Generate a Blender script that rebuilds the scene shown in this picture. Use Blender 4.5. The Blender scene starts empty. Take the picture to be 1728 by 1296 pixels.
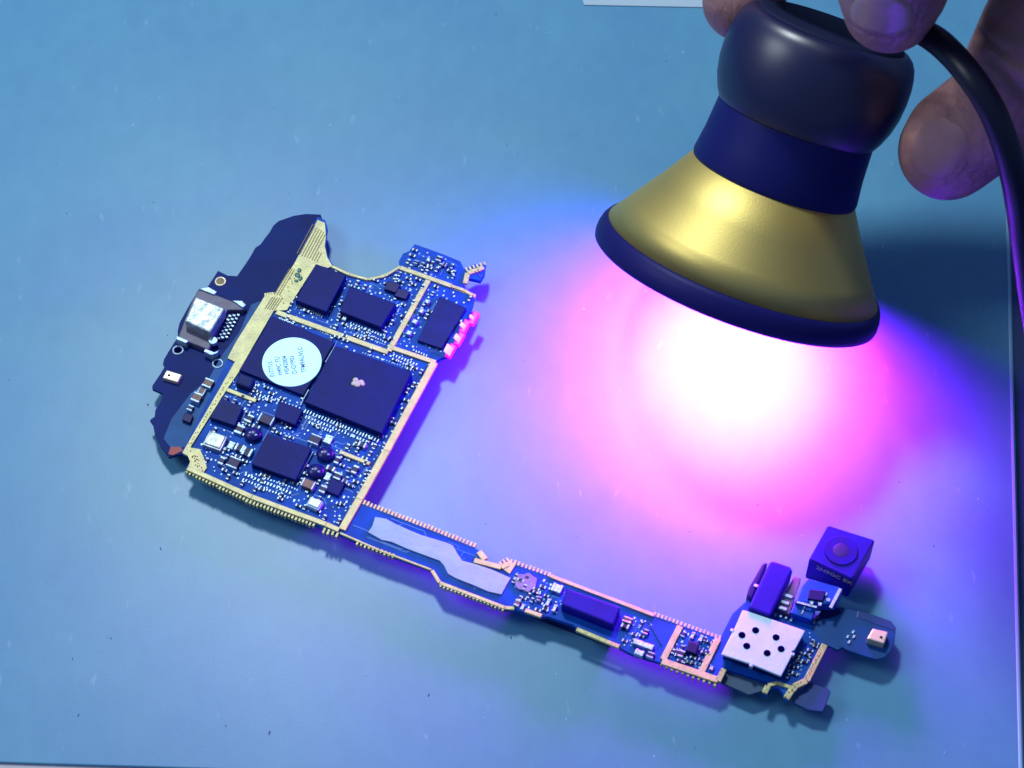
import bpy, bmesh, math, random
from mathutils import Vector, Matrix
from mathutils.noise import noise as mnoise
random.seed(7)
scene = bpy.context.scene
R = math.radians
# ------------------------------------------------------------------ camera (1 unit = 1 cm)
ELEV, DIST, HALF = R(56), 37.4, R(13)
CAM = Vector((0, -DIST * math.cos(ELEV), DIST * math.sin(ELEV)))
FW = -CAM.normalized(); RT = Vector((1, 0, 0)); UP = RT.cross(FW)
FOC = 864 / math.tan(HALF)
cd = bpy.data.cameras.new('camera'); cam = bpy.data.objects.new('camera', cd)
scene.collection.objects.link(cam)
cam.location = CAM
cam.rotation_euler = FW.to_track_quat('-Z', 'Y').to_euler()
cd.sensor_width = 36; cd.lens = 18 / math.tan(HALF); cd.clip_start = 0.5; cd.clip_end = 500
cd.dof.use_dof = True; cd.dof.focus_distance = 37.2; cd.dof.aperture_fstop = 0.55
scene.camera = cam
# ------------------------------------------------------------------ world, room lamps, exposure
w = bpy.data.worlds.new('World'); scene.world = w; w.use_nodes = True
bg = w.node_tree.nodes['Background']
bg.inputs['Color'].default_value = (0.26, 0.40, 0.86, 1); bg.inputs['Strength'].default_value = 0.32
scene.view_settings.view_transform = 'Standard'; scene.view_settings.look = 'None'
scene.view_settings.exposure = 0; scene.view_settings.gamma = 1
def area(name, loc, aim, size, power, col, shape='DISK', spread=180):
    l = bpy.data.lights.new(name, 'AREA'); l.shape = shape; l.size = size
    l.energy = power; l.color = col; l.spread = R(spread)
    o = bpy.data.objects.new(name, l); scene.collection.objects.link(o)
    o.location = loc
    o.rotation_euler = (Vector(aim) - Vector(loc)).to_track_quat('-Z', 'Y').to_euler()
    return o
area('ceiling_lamp', (-9, 28, 50), (1, 0, 0), 8, 19500, (0.86, 0.97, 1.0))
area('window_light', (-34, 2, 36), (2, 2, 3), 19, 6500, (0.86, 0.95, 1.0))

# ------------------------------------------------------------------ helpers
def P(px, py, z=0.0):
    """a point of the photograph (1728 x 1296) laid on the horizontal plane at height z"""
    d = FW + RT * ((px - 864) / FOC) + UP * ((648 - py) / FOC)
    return CAM + d * ((z - CAM.z) / d.z)
def tag(o, label=None, cat=None, group=None, kind=None):
    if label: o['label'] = label
    if cat: o['category'] = cat
    if group: o['group'] = group
    if kind: o['kind'] = kind
    return o
def link(name, me, mat=None, parent=None):
    o = bpy.data.objects.new(name, me); scene.collection.objects.link(o)
    if mat is not None: me.materials.append(mat)
    if parent is not None: o.parent = parent; o.matrix_parent_inverse = Matrix()
    return o
def finish(bm, name, mat, parent=None, smooth=False):
    me = bpy.data.meshes.new(name); bmesh.ops.recalc_face_normals(bm, faces=bm.faces)
    if smooth:
        for f in bm.faces: f.smooth = True
    bm.to_mesh(me); bm.free()
    return link(name, me, mat, parent)
def prism(bm, pts, z0, z1, bev=0.0):
    """pts: world xy points"""
    b = bmesh.new()
    vs = [b.verts.new((p[0], p[1], z0)) for p in pts]
    f = b.faces.new(vs)
    ex = bmesh.ops.extrude_face_region(b, geom=[f])
    for v in ex['geom']:
        if isinstance(v, bmesh.types.BMVert): v.co.z = z1
    bmesh.ops.recalc_face_normals(b, faces=b.faces)
    if bev > 0:
        top = [e for e in b.edges if max(v.co.z for v in e.verts) > z1 - 1e-5]
        bmesh.ops.bevel(b, geom=top, offset=bev, segments=2, affect='EDGES', profile=0.6)
    me = bpy.data.meshes.new('t'); b.to_mesh(me); b.free()
    bm.from_mesh(me); bpy.data.meshes.remove(me)
def pxs(pts, z): return [P(x, y, z) for x, y in pts]
_j = [0]
def jit():
    _j[0] = (_j[0] + 1) % 9
    return _j[0] * 0.0008
def plate(name, pts, z0, z1, mat, parent, bev=0.0, smooth=False):
    z1 += jit()
    bm = bmesh.new(); prism(bm, pxs(pts, z1), z0, z1, bev)
    return finish(bm, name, mat, parent, smooth)
def frame(px):
    k = (px - 400) / 900
    ua, va = R(-24.8 + 3.0 * k), R(68 - 5 * k)
    return Vector((math.cos(ua), math.sin(ua))), Vector((math.cos(va), math.sin(va)))
def rect(cx, cy, lu, lv, z):
    """lu along the board, lv across, in cm; centre at the photograph point"""
    c = P(cx, cy, z).xy; u, v = frame(cx)
    return [c + u * (a * lu / 2) + v * (b * lv / 2) for a, b in ((-1, -1), (1, -1), (1, 1), (-1, 1))]
def seg(p0, p1, wd):
    d = (p1 - p0).normalized(); n = Vector((-d.y, d.x)) * wd / 2
    return [p0 - n, p1 - n, p1 + n, p0 + n]
def inside(p, poly):
    c = False; n = len(poly); j = n - 1
    for i in range(n):
        xi, yi = poly[i][0], poly[i][1]; xj, yj = poly[j][0], poly[j][1]
        if (yi > p[1]) != (yj > p[1]) and p[0] < (xj - xi) * (p[1] - yi) / (yj - yi) + xi: c = not c
        j = i
    return c

# ------------------------------------------------------------------ materials
def mat(name, col, rough=0.5, metal=0.0, var=0.0, vscale=8.0, bump=0.0, bscale=40.0, coat=0.0, spec=0.5, emis=None, estr=0, col2=None, rvar=0.0):
    m = bpy.data.materials.new(name); m.use_nodes = True
    nt = m.node_tree; b = nt.nodes['Principled BSDF']
    b.inputs['Roughness'].default_value = rough; b.inputs['Metallic'].default_value = metal
    b.inputs['Coat Weight'].default_value = coat; b.inputs['Specular IOR Level'].default_value = spec
    b.inputs['Base Color'].default_value = (*col, 1)
    tc = nt.nodes.new('ShaderNodeTexCoord')
    if var or col2:
        n = nt.nodes.new('ShaderNodeTexNoise'); n.inputs['Scale'].default_value = vscale; n.inputs['Detail'].default_value = 5
        nt.links.new(tc.outputs['Object'], n.inputs['Vector'])
        r = nt.nodes.new('ShaderNodeValToRGB'); c2 = col2 or [c * (1 - var) for c in col]
        r.color_ramp.elements[0].position = 0.35; r.color_ramp.elements[1].position = 0.65
        r.color_ramp.elements[0].color = (*c2, 1); r.color_ramp.elements[1].color = (*col, 1)
        nt.links.new(n.outputs['Fac'], r.inputs['Fac']); nt.links.new(r.outputs['Color'], b.inputs['Base Color'])
        if rvar:
            mr = nt.nodes.new('ShaderNodeMapRange'); mr.inputs['To Min'].default_value = rough - rvar; mr.inputs['To Max'].default_value = rough + rvar
            nt.links.new(n.outputs['Fac'], mr.inputs['Value']); nt.links.new(mr.outputs['Result'], b.inputs['Roughness'])
    if bump:
        n2 = nt.nodes.new('ShaderNodeTexNoise'); n2.inputs['Scale'].default_value = bscale; n2.inputs['Detail'].default_value = 4
        nt.links.new(tc.outputs['Object'], n2.inputs['Vector'])
        bp = nt.nodes.new('ShaderNodeBump'); bp.inputs['Strength'].default_value = bump; bp.inputs['Distance'].default_value = 0.02
        nt.links.new(n2.outputs['Fac'], bp.inputs['Height']); nt.links.new(bp.outputs['Normal'], b.inputs['Normal'])
    if emis:
        b.inputs['Emission Color'].default_value = (*emis, 1); b.inputs['Emission Strength'].default_value = estr
    return m
M = {}
M['pcb'] = mat('solder_mask', (0.002, 0.095, 0.56), 0.5, spec=.15, vscale=2.5, bump=0.25, bscale=60, col2=(0.001, 0.060, 0.38))
M['pcb_dark'] = mat('dark_solder_mask', (0.002, 0.020, 0.17), 0.55, var=0.25, vscale=1.5, bump=0.15, spec=.12)
M['flex'] = mat('flex_film', (0.004, 0.11, 0.38), 0.5, var=0.3, vscale=2, spec=.2)
M['gold'] = mat('gold_plate', (0.58, 0.56, 0.27), 0.45, 0.25, vscale=5, bump=0.35, bscale=26, col2=(0.45, 0.44, 0.22))
M['groove'] = mat('gold_groove', (0.30, 0.24, 0.10), 0.6, var=0.3)
M['chip'] = mat('chip_resin', (0.003, 0.011, 0.16), 0.5, var=0.2, vscale=3, bump=0.12, bscale=90, spec=0.13)
M['chip2'] = mat('chip_resin_grey', (0.006, 0.018, 0.15), 0.5, var=0.3, vscale=4, bump=0.15, bscale=90, spec=0.15)
M['tin'] = mat('tin_plate', (0.44, 0.62, 0.80), 0.35, 0.5, var=0.35, vscale=30, bump=0.3, bscale=60)
M['shield'] = mat('shield_steel', (0.50, 0.74, 0.90), 0.42, 0.25, var=0.08, vscale=4, bump=0.15, bscale=25)
M['usb'] = mat('connector_steel', (0.50, 0.56, 0.60), 0.38, 0.45, vscale=9, bump=1.0, bscale=8, col2=(0.24, 0.33, 0.36))
M['plastic'] = mat('grey_plastic', (0.13, 0.12, 0.20), 0.5, var=0.3, vscale=6)
M['body'] = mat('ceramic_body', (0.025, 0.022, 0.11), 0.5, spec=.3, var=0.4, vscale=12)
M['brown'] = mat('brown_ceramic', (0.22, 0.11, 0.09), 0.5, var=0.4, vscale=12)
M['coil'] = mat('coil_resin', (0.012, 0.014, 0.16), 0.3, spec=0.35)
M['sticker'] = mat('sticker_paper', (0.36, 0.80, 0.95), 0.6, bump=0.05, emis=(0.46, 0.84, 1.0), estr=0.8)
M['ink'] = mat('sticker_ink', (0.05, 0.13, 0.42), 0.6)
M['tape'] = mat('silver_tape', (0.33, 0.56, 0.66), 0.55, 0.1, var=0.14, vscale=3, bump=0.7, bscale=6)
M['black'] = mat('black_plastic', (0.006, 0.005, 0.11), 0.45, var=0.2, vscale=3, bump=0.1, spec=.2)
M['jack'] = mat('jack_plastic', (0.012, 0.006, 0.36), 0.5, var=0.2, vscale=2, spec=.15)
M['dark'] = mat('hole_dark', (0.001, 0.002, 0.03), 0.9, spec=0)
M['white'] = mat('dried_glue', (0.70, 0.68, 0.55), 0.6, bump=0.6, bscale=20)
M['green'] = mat('green_residue', (0.01, 0.09, 0.07), 0.4, col2=(0.10, 0.30, 0.24), vscale=14)
M['contact'] = mat('contact_glint', (0.9, 0.5, 0.8), 0.3, emis=(1.0, .30, .55), estr=1.6)  # metal contact, lamp glint put in as emission
M['contact_body'] = mat('contact_body', (0.6, 0.01, 0.5), 0.35, emis=(1.0, 0.0, .35), estr=.9)  # contact socket, pink glow added as emission
M['microphone'] = mat('mic_gold', (0.85, 0.75, 0.50), 0.35, 0.4, bump=0.2)
M['red'] = mat('red_mark', (0.35, 0.02, 0.03), 0.5)

# ------------------------------------------------------------------ setting: mat and bench
def mat_surface():
    m = bpy.data.materials.new('silicone_mat'); m.use_nodes = True
    nt = m.node_tree; N = nt.nodes; L = nt.links; b = N['Principled BSDF']
    tc = N.new('ShaderNodeTexCoord')
    def noise(s, d=4, sc=(1, 1, 1)):
        mp = N.new('ShaderNodeMapping'); mp.inputs['Scale'].default_value = sc
        n = N.new('ShaderNodeTexNoise'); n.inputs['Scale'].default_value = s; n.inputs['Detail'].default_value = d
        L.new(tc.outputs['Object'], mp.inputs['Vector']); L.new(mp.outputs['Vector'], n.inputs['Vector']); return n
    n1 = noise(0.35, 3); r1 = N.new('ShaderNodeValToRGB')
    r1.color_ramp.elements[0].color = (0.092, 0.288, 0.49, 1); r1.color_ramp.elements[1].color = (0.105, 0.322, 0.50, 1)
    r1.color_ramp.elements[0].position = .35; r1.color_ramp.elements[1].position = .65
    L.new(n1.outputs['Fac'], r1.inputs['Fac'])
    n2 = noise(3.0, 6, (1, .6, 1)); r2 = N.new('ShaderNodeValToRGB')
    r2.color_ramp.elements[0].color = (0.94, 0.96, 0.97, 1); r2.color_ramp.elements[1].color = (1.04, 1.03, 1.02, 1)
    r2.color_ramp.elements[0].position = .3; r2.color_ramp.elements[1].position = .7
    L.new(n2.outputs['Fac'], r2.inputs['Fac'])
    mx = N.new('ShaderNodeMix'); mx.data_type = 'RGBA'; mx.blend_type = 'MULTIPLY'; mx.inputs[0].default_value = 1
    L.new(r1.outputs['Color'], mx.inputs[6]); L.new(r2.outputs['Color'], mx.inputs[7])
    # small pale scuffs running one way
    n3 = noise(5.0, 2, (1.0, .35, 1)); r3 = N.new('ShaderNodeValToRGB')
    r3.color_ramp.elements[0].position = .69; r3.color_ramp.elements[1].position = .78
    r3.color_ramp.elements[0].color = (0, 0, 0, 1); r3.color_ramp.elements[1].color = (.22, .22, .22, 1)
    L.new(n3.outputs['Fac'], r3.inputs['Fac'])
    m2 = N.new('ShaderNodeMix'); m2.data_type = 'RGBA'; m2.inputs[7].default_value = (0.40, 0.62, 0.85, 1)
    L.new(r3.outputs['Color'], m2.inputs[0]); L.new(mx.outputs[2], m2.inputs[6])
    L.new(m2.outputs[2], b.inputs['Base Color'])
    b.inputs['Roughness'].default_value = 0.36; b.inputs['Specular IOR Level'].default_value = 0.35
    bp = N.new('ShaderNodeBump'); bp.inputs['Strength'].default_value = .09; bp.inputs['Distance'].default_value = .01
    n4 = noise(28, 3); L.new(n4.outputs['Fac'], bp.inputs['Height']); L.new(bp.outputs['Normal'], b.inputs['Normal'])
    return m
A = P(1700, 22); B = P(1727.5, 1296.5); Cc = P(-60, 1283); D = P(-200, -30)
def ext(p, q, k): return q + (q - p) * k
bm = bmesh.new()
corner = []
# mat slab: top-right corner just under the photograph's top edge, bottom edge dips into view at the left
tr = P(1692, -150); br = P(1728.5, 1340); bl = P(-330, 1276); tl = P(-260, -180)
prism(bm, [tl, bl, br, tr], -0.05, 0.0, 0.02)
tag(finish(bm, 'mat', mat_surface()), kind='structure')
bm = bmesh.new(); prism(bm, seg(P(1703, 300).xy + Vector((-.05, 0)), P(1728.5, 1340).xy + Vector((-.05, 0)), .05), -.01, .012, .01)
tag(finish(bm, 'mat_edge_highlight', mat('edge_highlight', (0.30, 0.55, 0.75), 0.3)), kind='structure')  # bright catch of the bevelled mat edge put into a pale strip
bm = bmesh.new(); prism(bm, [(-30, -26), (30, -26), (30, 30), (-30, 30)], -1.2, -0.054)
tag(finish(bm, 'bench', mat('bench_top', (0.035, 0.07, 0.24), 0.5, var=0.3, vscale=1, bump=0.1)), kind='structure')  # shade beside the mat put into the dark base colour
bm = bmesh.new(); prism(bm, pxs([(-320, 1262), (900, 1262), (900, 1500), (-320, 1500)], -.05), -.0538, -.0505)
tag(finish(bm, 'worktop', mat('worktop', (0.55, 0.52, 0.58), 0.6)), kind='structure')
bm = bmesh.new(); prism(bm, pxs([(962, -60), (986, 8), (1190, 12), (1205, -60)], .02), .003, .02)
tag(finish(bm, 'paper', mat('paper_white', (0.42, 0.56, 0.66), 0.7)), 'edge of a white paper sheet on the far side of the mat', 'paper')
# specks of dust and scratches on the mat
for nm, col, cnt, sc in (('pale_dust', (0.30, 0.55, 0.80), 50, .75), ('dark_dust', (0.02, 0.05, 0.22), 46, 0.7)):
    bm = bmesh.new()
    for i in range(cnt):
        p = P(random.uniform(10, 1700), random.uniform(20, 1285))
        s = random.uniform(0.006, 0.02) * sc * (1.6 if random.random() < .1 else 1)
        mtx = Matrix.Translation((p.x, p.y, s * .15)) @ Matrix.Rotation(random.uniform(1.1, 2.1), 4, 'Z') @ Matrix.Diagonal((s * random.uniform(1, 3), s, s * .4, 1))
        bmesh.ops.create_icosphere(bm, subdivisions=1, radius=1, matrix=mtx)
    tag(finish(bm, nm, mat(nm, col, 0.7)), 'tiny %s specks of dust scattered over the blue mat' % nm.split('_')[0], 'dust', kind='stuff')

# ------------------------------------------------------------------ the phone circuit board
board = bpy.data.objects.new('circuit_board', None); scene.collection.objects.link(board)
tag(board, 'stripped phone main board with gold rails and dark chips lying on the blue mat', 'circuit board')
ZB, ZT = 0.30, 0.38      # underside and top of the main board
OUT = [(536, 366), (549, 372), (553, 385), (551, 397), (549, 415), (553, 432), (562, 447), (576, 457), (590, 464), (605, 470), (621, 473), (638, 471), (652, 466),
 (662, 461), (674, 449), (673, 441), (680, 428), (690, 424), (700, 412), (720, 419), (750, 430), (777, 441), (783, 454), (788, 452), (800, 446), (820, 446),
 (818, 462), (811, 474), (803, 472), (790, 469), (782, 473), (780, 482), (785, 488), (797, 493), (801, 503), (798, 515), (792, 528), (782, 552), (766, 582),
 (757, 600), (744, 604), (737, 608), (660, 747), (611, 836), (612, 850), (722, 892), (800, 924), (808, 929), (820, 946), (847, 957), (858, 946), (872, 951),
 (928, 972), (1104, 1039), (1148, 1054), (1215, 1078), (1236, 1036), (1262, 1012), (1300, 1020), (1372, 1046), (1388, 1083), (1397, 1088), (1365, 1149), (1343, 1160), (1330, 1182),
 (1324, 1179), (1321, 1168), (1314, 1161), (1304, 1161), (1298, 1167), (1296, 1174), (1288, 1171), (1292, 1158), (1298, 1152), (1230, 1130), (1224, 1127), (1210, 1153),
 (1115, 1118), (1067, 1104), (1046, 1093), (1040, 1084), (975, 1060), (967, 1054), (925, 1040), (914, 1041), (868, 1028), (852, 1028), (743, 985), (737, 978), (729, 962), (662, 938), (604, 915),
 (571, 900), (556, 897), (533, 885), (425, 846), (313, 792), (322, 778), (317, 768), (306, 763), (312, 754), (397, 579), (442, 507), (446, 500), (460, 497), (466, 492), (497, 444)]
pcb = plate('pcb', OUT, ZB, ZT, M['pcb'], board)
pcb.data.materials.append(M['pcb_dark'])
occ = []     # regions already taken, in photograph points at board height
# daughter board with the charging port (sits lower, left)
SUB = [(541, 362), (516, 361), (496, 364), (470, 373), (461, 381), (455, 392), (447, 402), (440, 412), (431, 418), (422, 434), (414, 446), (400, 466), (384, 465), (368, 457), (349, 486),
 (336, 488), (321, 512), (303, 545), (300, 558), (300, 570), (294, 578), (284, 594), (277, 606), (275, 614), (278, 619), (270, 632), (257, 651), (257, 656), (275, 664), (272, 676), (262, 692), (261, 703), (253, 709),
 (258, 716), (261, 732), (270, 751), (285, 771), (300, 767), (330, 762), (420, 600), (470, 520), (548, 380)]
ZS = 0.30
sub = plate('daughter_board', SUB, ZS - 0.07, ZS - 0.01, M['pcb_dark'], board)
# paler solder mask patch on the daughter board beside the rail
plate('mask_patch', [(424, 514), (440, 508), (396, 584), (383, 604), (396, 611), (318, 752), (292, 760), (276, 740), (290, 706), (322, 664), (352, 640), (374, 600), (404, 560)],
      ZS - 0.009, ZS - 0.004, M['flex'], board)
plate('red_stain', [(288, 754), (304, 754), (309, 760), (292, 768), (284, 766)], ZS - .004, ZS - .001, M['red'], board)

# --- gold rails
def rail(pts, wd=0.075, h=0.035, name='shield_rail', m='gold'):
    z = ZT + h + jit(); bm = bmesh.new()
    for (a, b) in zip(pts, pts[1:]):
        p0, p1 = P(*a, z).xy, P(*b, z).xy
        d = (p1 - p0).normalized() * 0.0
        prism(bm, seg(p0 - d, p1 + d, wd), ZT - 0.01, z, 0.008)
    return finish(bm, name, M[m], board)
plate('shield_rail', [(397, 579), (442, 507), (447, 499), (461, 496), (467, 491), (497, 444), (536, 371), (548, 376), (550, 397), (548, 415), (552, 434), (561, 449), (553, 452), (533, 446), (484, 523),
      (462, 524), (430, 579), (402, 628), (396, 610), (384, 604)], ZT - .01, ZT + .03, M['gold'], board)
plate('shield_rail', [(384, 632), (396, 611), (404, 626), (382, 658), (321, 755), (337, 758), (343, 770), (349, 789), (344, 796), (316, 791), (321, 779), (317, 769), (308, 764), (314, 753), (370, 657)],
      ZT - .01, ZT + .028, M['gold'], board)
rail([(316, 789), (425, 838), (550, 884), (572, 894)], 0.085)
rail([(577, 893), (606, 842), (652, 760), (733, 611)], 0.125)
rail([(466, 526), (655, 594)], 0.095)
rail([(656, 592), (723, 472)], 0.10)
rail([(675, 451), (762, 482)], 0.085)
rail([(762, 482), (783, 489), (798, 498)], 0.06, 0.03)
rail([(785, 478), (789, 460), (806, 455), (816, 450)], 0.09, 0.03)
rail([(661, 586), (735, 611)], 0.085)
rail([(383, 657), (432, 676)], 0.07)
rail([(573, 762), (624, 782)], 0.07)
rail([(560, 449), (590, 463), (621, 471), (650, 465), (676, 449)], 0.05)
rail([(928, 971), (1104, 1038)], 0.06)
rail([(574, 899), (640, 928), (728, 961)], 0.035, 0.02)
rail([(729, 962), (742, 983), (852, 1025), (868, 1026)], 0.06, 0.02)
rail([(886, 1029), (914, 1039)], 0.07)
rail([(973, 1061), (1045, 1091)], 0.07)
rail([(1119, 1113), (1148, 1056)], 0.10)
rail([(1184, 1133), (1212, 1077)], 0.10)
rail([(1117, 1115), (1212, 1147)], 0.11)
rail([(1212, 1149), (1222, 1128)], 0.085)
rail([(1392, 1087), (1361, 1148), (1340, 1158), (1327, 1178)], 0.10)
rail([(1296, 1157), (1290, 1169)], 0.09)
rail([(1296, 1156), (1312, 1152), (1345, 1163)], 0.06)
rail([(808, 930), (819, 944)], 0.10); rail([(800, 945), (846, 957), (858, 951)], 0.09)
plate('shield_rail', [(846, 958), (858, 947), (871, 951), (860, 968)], ZT - .01, ZT + .025, M['gold'], board)

# ridges running along the wide gold fields, and solder beads pricked into the rails: too fine to pick apart
bm = bmesh.new()
for k in range(9):
    x0, y0 = 513 + k * 4.2 - 12, 428 + k * 1.7
    x1, y1 = x0 + 27 - k * .6, y0 - 50 + k * 1.0
    if k > 6: x1, y1 = x0 + 8, y0 - 15
    z = ZT + .04
    prism(bm, seg(P(x0, y0, z).xy, P(x1, y1, z).xy, 0.013), ZT + .02, z)
for k in range(5):
    x0, y0 = 447 + k * 4, 521 + k * .5
    z = ZT + .04
    prism(bm, seg(P(x0, y0, z).xy, P(x0 + 13, y0 - 20, z).xy, 0.012), ZT + .02, z)
    if k < 3: prism(bm, seg(P(x0 + 16, y0 - 24, z).xy, P(x0 + 42, y0 - 68, z).xy, 0.012), ZT + .02, z)
tag(finish(bm, 'rail_ridges', M['groove'], board), kind='stuff')
bm = bmesh.new()
def dots(a, b, n, r=0.011, jx=1.6):
    for i in range(n):
        t = (i + random.uniform(.2, .8)) / n
        p = P(a[0] + (b[0] - a[0]) * t + random.uniform(-jx, jx), a[1] + (b[1] - a[1]) * t + random.uniform(-jx, jx), ZT + .04)
        bmesh.ops.create_cone(bm, segments=6, radius1=r, radius2=r * .6, depth=.016, cap_ends=True, matrix=Matrix.Translation((p.x, p.y, ZT + .04)))
dots((392, 632), (318, 752), 26); dots((1385, 1100), (1360, 1146), 14); dots((1350, 1152), (1326, 1174), 10, jx=3)
dots((325, 764), (338, 790), 22, jx=4); dots((1218, 1130), (1210, 1146), 6, jx=2.5); dots((800, 452), (812, 468), 8, jx=3); dots((744, 596), (700, 586), 6)
dots((474, 510), (500, 460), 10, jx=5)
tag(finish(bm, 'rail_pits', M['groove'], board), kind='stuff')

# castellated teeth along the board's edges
bm = bmesh.new()
def teeth(a, b, pitch=0.062, ln=0.07, wd=0.034, side=-1, z0=ZB + .01, z1=ZT + .012):
    p0, p1 = P(*a, ZT).xy, P(*b, ZT).xy; d = (p1 - p0); L = d.length; d.normalize()
    n = Vector((-d.y, d.x)) * side; k = int(L / pitch)
    for i in range(k + 1):
        c = p0 + d * (i * L / max(k, 1)); w2 = wd * random.uniform(.85, 1.1); l2 = ln * random.uniform(.85, 1.12)
        prism(bm, seg(c - n * .02, c + n * l2, w2), z0, z1 + random.uniform(0, .003))
teeth((318, 793), (425, 844)); teeth((425, 844), (531, 883)); teeth((548, 893), (570, 900))
teeth((604, 915), (664, 937), ln=.05); teeth((745, 986), (850, 1026), ln=.05); teeth((1118, 1118), (1208, 1151), pitch=.08)
teeth((614, 850), (722, 891), side=1, ln=.06); teeth((722, 891), (800, 922), side=1, ln=.06); teeth((862, 949), (926, 971), side=1, ln=.06)
teeth((1104, 1038), (1214, 1077), side=1, ln=.05); teeth((764, 486), (800, 500), side=1, ln=.04, pitch=.05)
teeth((788, 456), (818, 446), side=1, ln=.05, pitch=.065); teeth((846, 953), (858, 947), side=1, ln=.06)
teeth((1340, 1160), (1360, 1150), side=1, ln=.04); teeth((448, 498), (460, 496), side=1, ln=.03, pitch=.035)
teeth((566, 455), (620, 474), side=1, ln=.03, pitch=.04); teeth((625, 474), (668, 458), side=1, ln=.03, pitch=.04)
tag(finish(bm, 'edge_teeth', M['gold'], board), kind='stuff')

# --- chips
def chip(name, pts, h=0.10, m='chip', bev=0.012, keep=True, z=ZT):
    if keep: occ.append(pts)
    return plate(name, pts, z, z + h, M[m], board, bev)
chip('chip', [(533, 445), (584, 464), (551, 526), (498, 506)], 0.14, 'chip')
chip('chip', [(590, 483), (668, 512), (643, 552), (573, 525)], 0.14, 'chip')
chip('chip', [(655, 473), (676, 480), (668, 494), (648, 487)], 0.07, 'black')
chip('chip', [(672, 486), (692, 492), (685, 505), (665, 499)], 0.07, 'black')
chip('memory_chip', [(460, 533), (565, 577), (512, 667), (404, 624)], 0.08, 'chip')
chip('processor', [(565, 583), (695, 627), (644, 731), (514, 678)], 0.15, 'chip')
chip('contact_tray', [(742, 500), (787, 519), (745, 588), (704, 574)], 0.06, 'chip2')
chip('chip', [(373, 671), (410, 686), (396, 718), (354, 704)], 0.12, 'chip2')
chip('chip', [(471, 676), (511, 691), (498, 717), (463, 703)], 0.11, 'chip')
chip('chip', [(451, 731), (526, 756), (499, 810), (424, 783)], 0.13, 'chip')
chip('chip', [(558, 806), (582, 816), (571, 837), (548, 827)], 0.06, 'chip')
chip('chip', [(404, 628), (430, 638), (422, 655), (397, 646)], 0.14, 'chip2', 0.03)
# memory chip rim seam (thin silver line between the two big packages)
rail([(566, 582), (549, 611)], 0.018, 0.10, 'seam', 'tin'); rail([(521, 657), (512, 673)], 0.02, 0.10, 'seam', 'tin'); rail([(512, 673), (507, 684)], 0.02, 0.04, 'seam', 'tin')
# bright side strip of the square power chip
rail([(528, 762), (503, 806)], 0.022, 0.06, 'seam', 'tin')
# blob of dried glue on the processor
bm = bmesh.new()
for (x, y, r) in ((600, 641, .05), (609, 645, .055), (603, 648, .06), (597, 647, .045), (612, 648, .04)):
    p = P(x, y, ZT + .16); bmesh.ops.create_icosphere(bm, subdivisions=2, radius=1, matrix=Matrix.Translation((p.x, p.y, ZT + .155)) @ Matrix.Diagonal((r, r, .02, 1)))
tag(finish(bm, 'glue_blob', M['white'], board, True), 'dried white glue blob on the processor')
bm = bmesh.new()
for (x, y, r) in ((505, 456, .05), (502, 464, .06), (507, 470, .05), (500, 474, .04)):
    p = P(x, y, ZT + .04); bmesh.ops.create_icosphere(bm, subdivisions=2, radius=1, matrix=Matrix.Translation((p.x, p.y, ZT + .035)) @ Matrix.Rotation(random.random() * 3, 4, 'Z') @ Matrix.Diagonal((r, r * .8, .015, 1)))
finish(bm, 'flux_residue', M['green'], board, True)

# --- round sticker with its print
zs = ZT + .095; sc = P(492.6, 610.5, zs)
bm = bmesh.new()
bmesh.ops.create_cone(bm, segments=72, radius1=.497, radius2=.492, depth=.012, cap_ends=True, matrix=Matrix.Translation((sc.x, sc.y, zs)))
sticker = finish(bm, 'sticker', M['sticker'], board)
def text(name, s, loc, ang, size, m, parent, tilt=None, xs=1.0, bold=0.0):
    c = bpy.data.curves.new(name, 'FONT'); c.body = s; c.size = size; c.extrude = 0.001; c.align_y = 'CENTER'; c.resolution_u = 3; c.offset = bold
    o = bpy.data.objects.new(name, c); scene.collection.objects.link(o)
    me = bpy.data.meshes.new_from_object(o.evaluated_get(bpy.context.evaluated_depsgraph_get()))
    bpy.data.objects.remove(o)
    q = link(name, me, m, parent)
    me.transform(Matrix.Diagonal((xs, 1, 1, 1)))
    if tilt is None: mt = Matrix.Translation(loc) @ Matrix.Rotation(ang, 4, 'Z')
    else: mt = Matrix.Translation(loc) @ tilt
    me.transform(mt); return q
S = 12.96
for s, x, y, xs in (('0177715', 392, 985, .82), ('H49C TU', 560, 950, .86), ('HS42004', 715, 925, .92), ('D-GYP03', 880, 915, .84), ('TFM9AUVLC', 1085, 890, .86)):
    text('lettering', s, P(430 + (x - 2) / S, 560 + y / S, zs + .008), R(101), .112, M['ink'], sticker, xs=xs, bold=0.0012)

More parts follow.
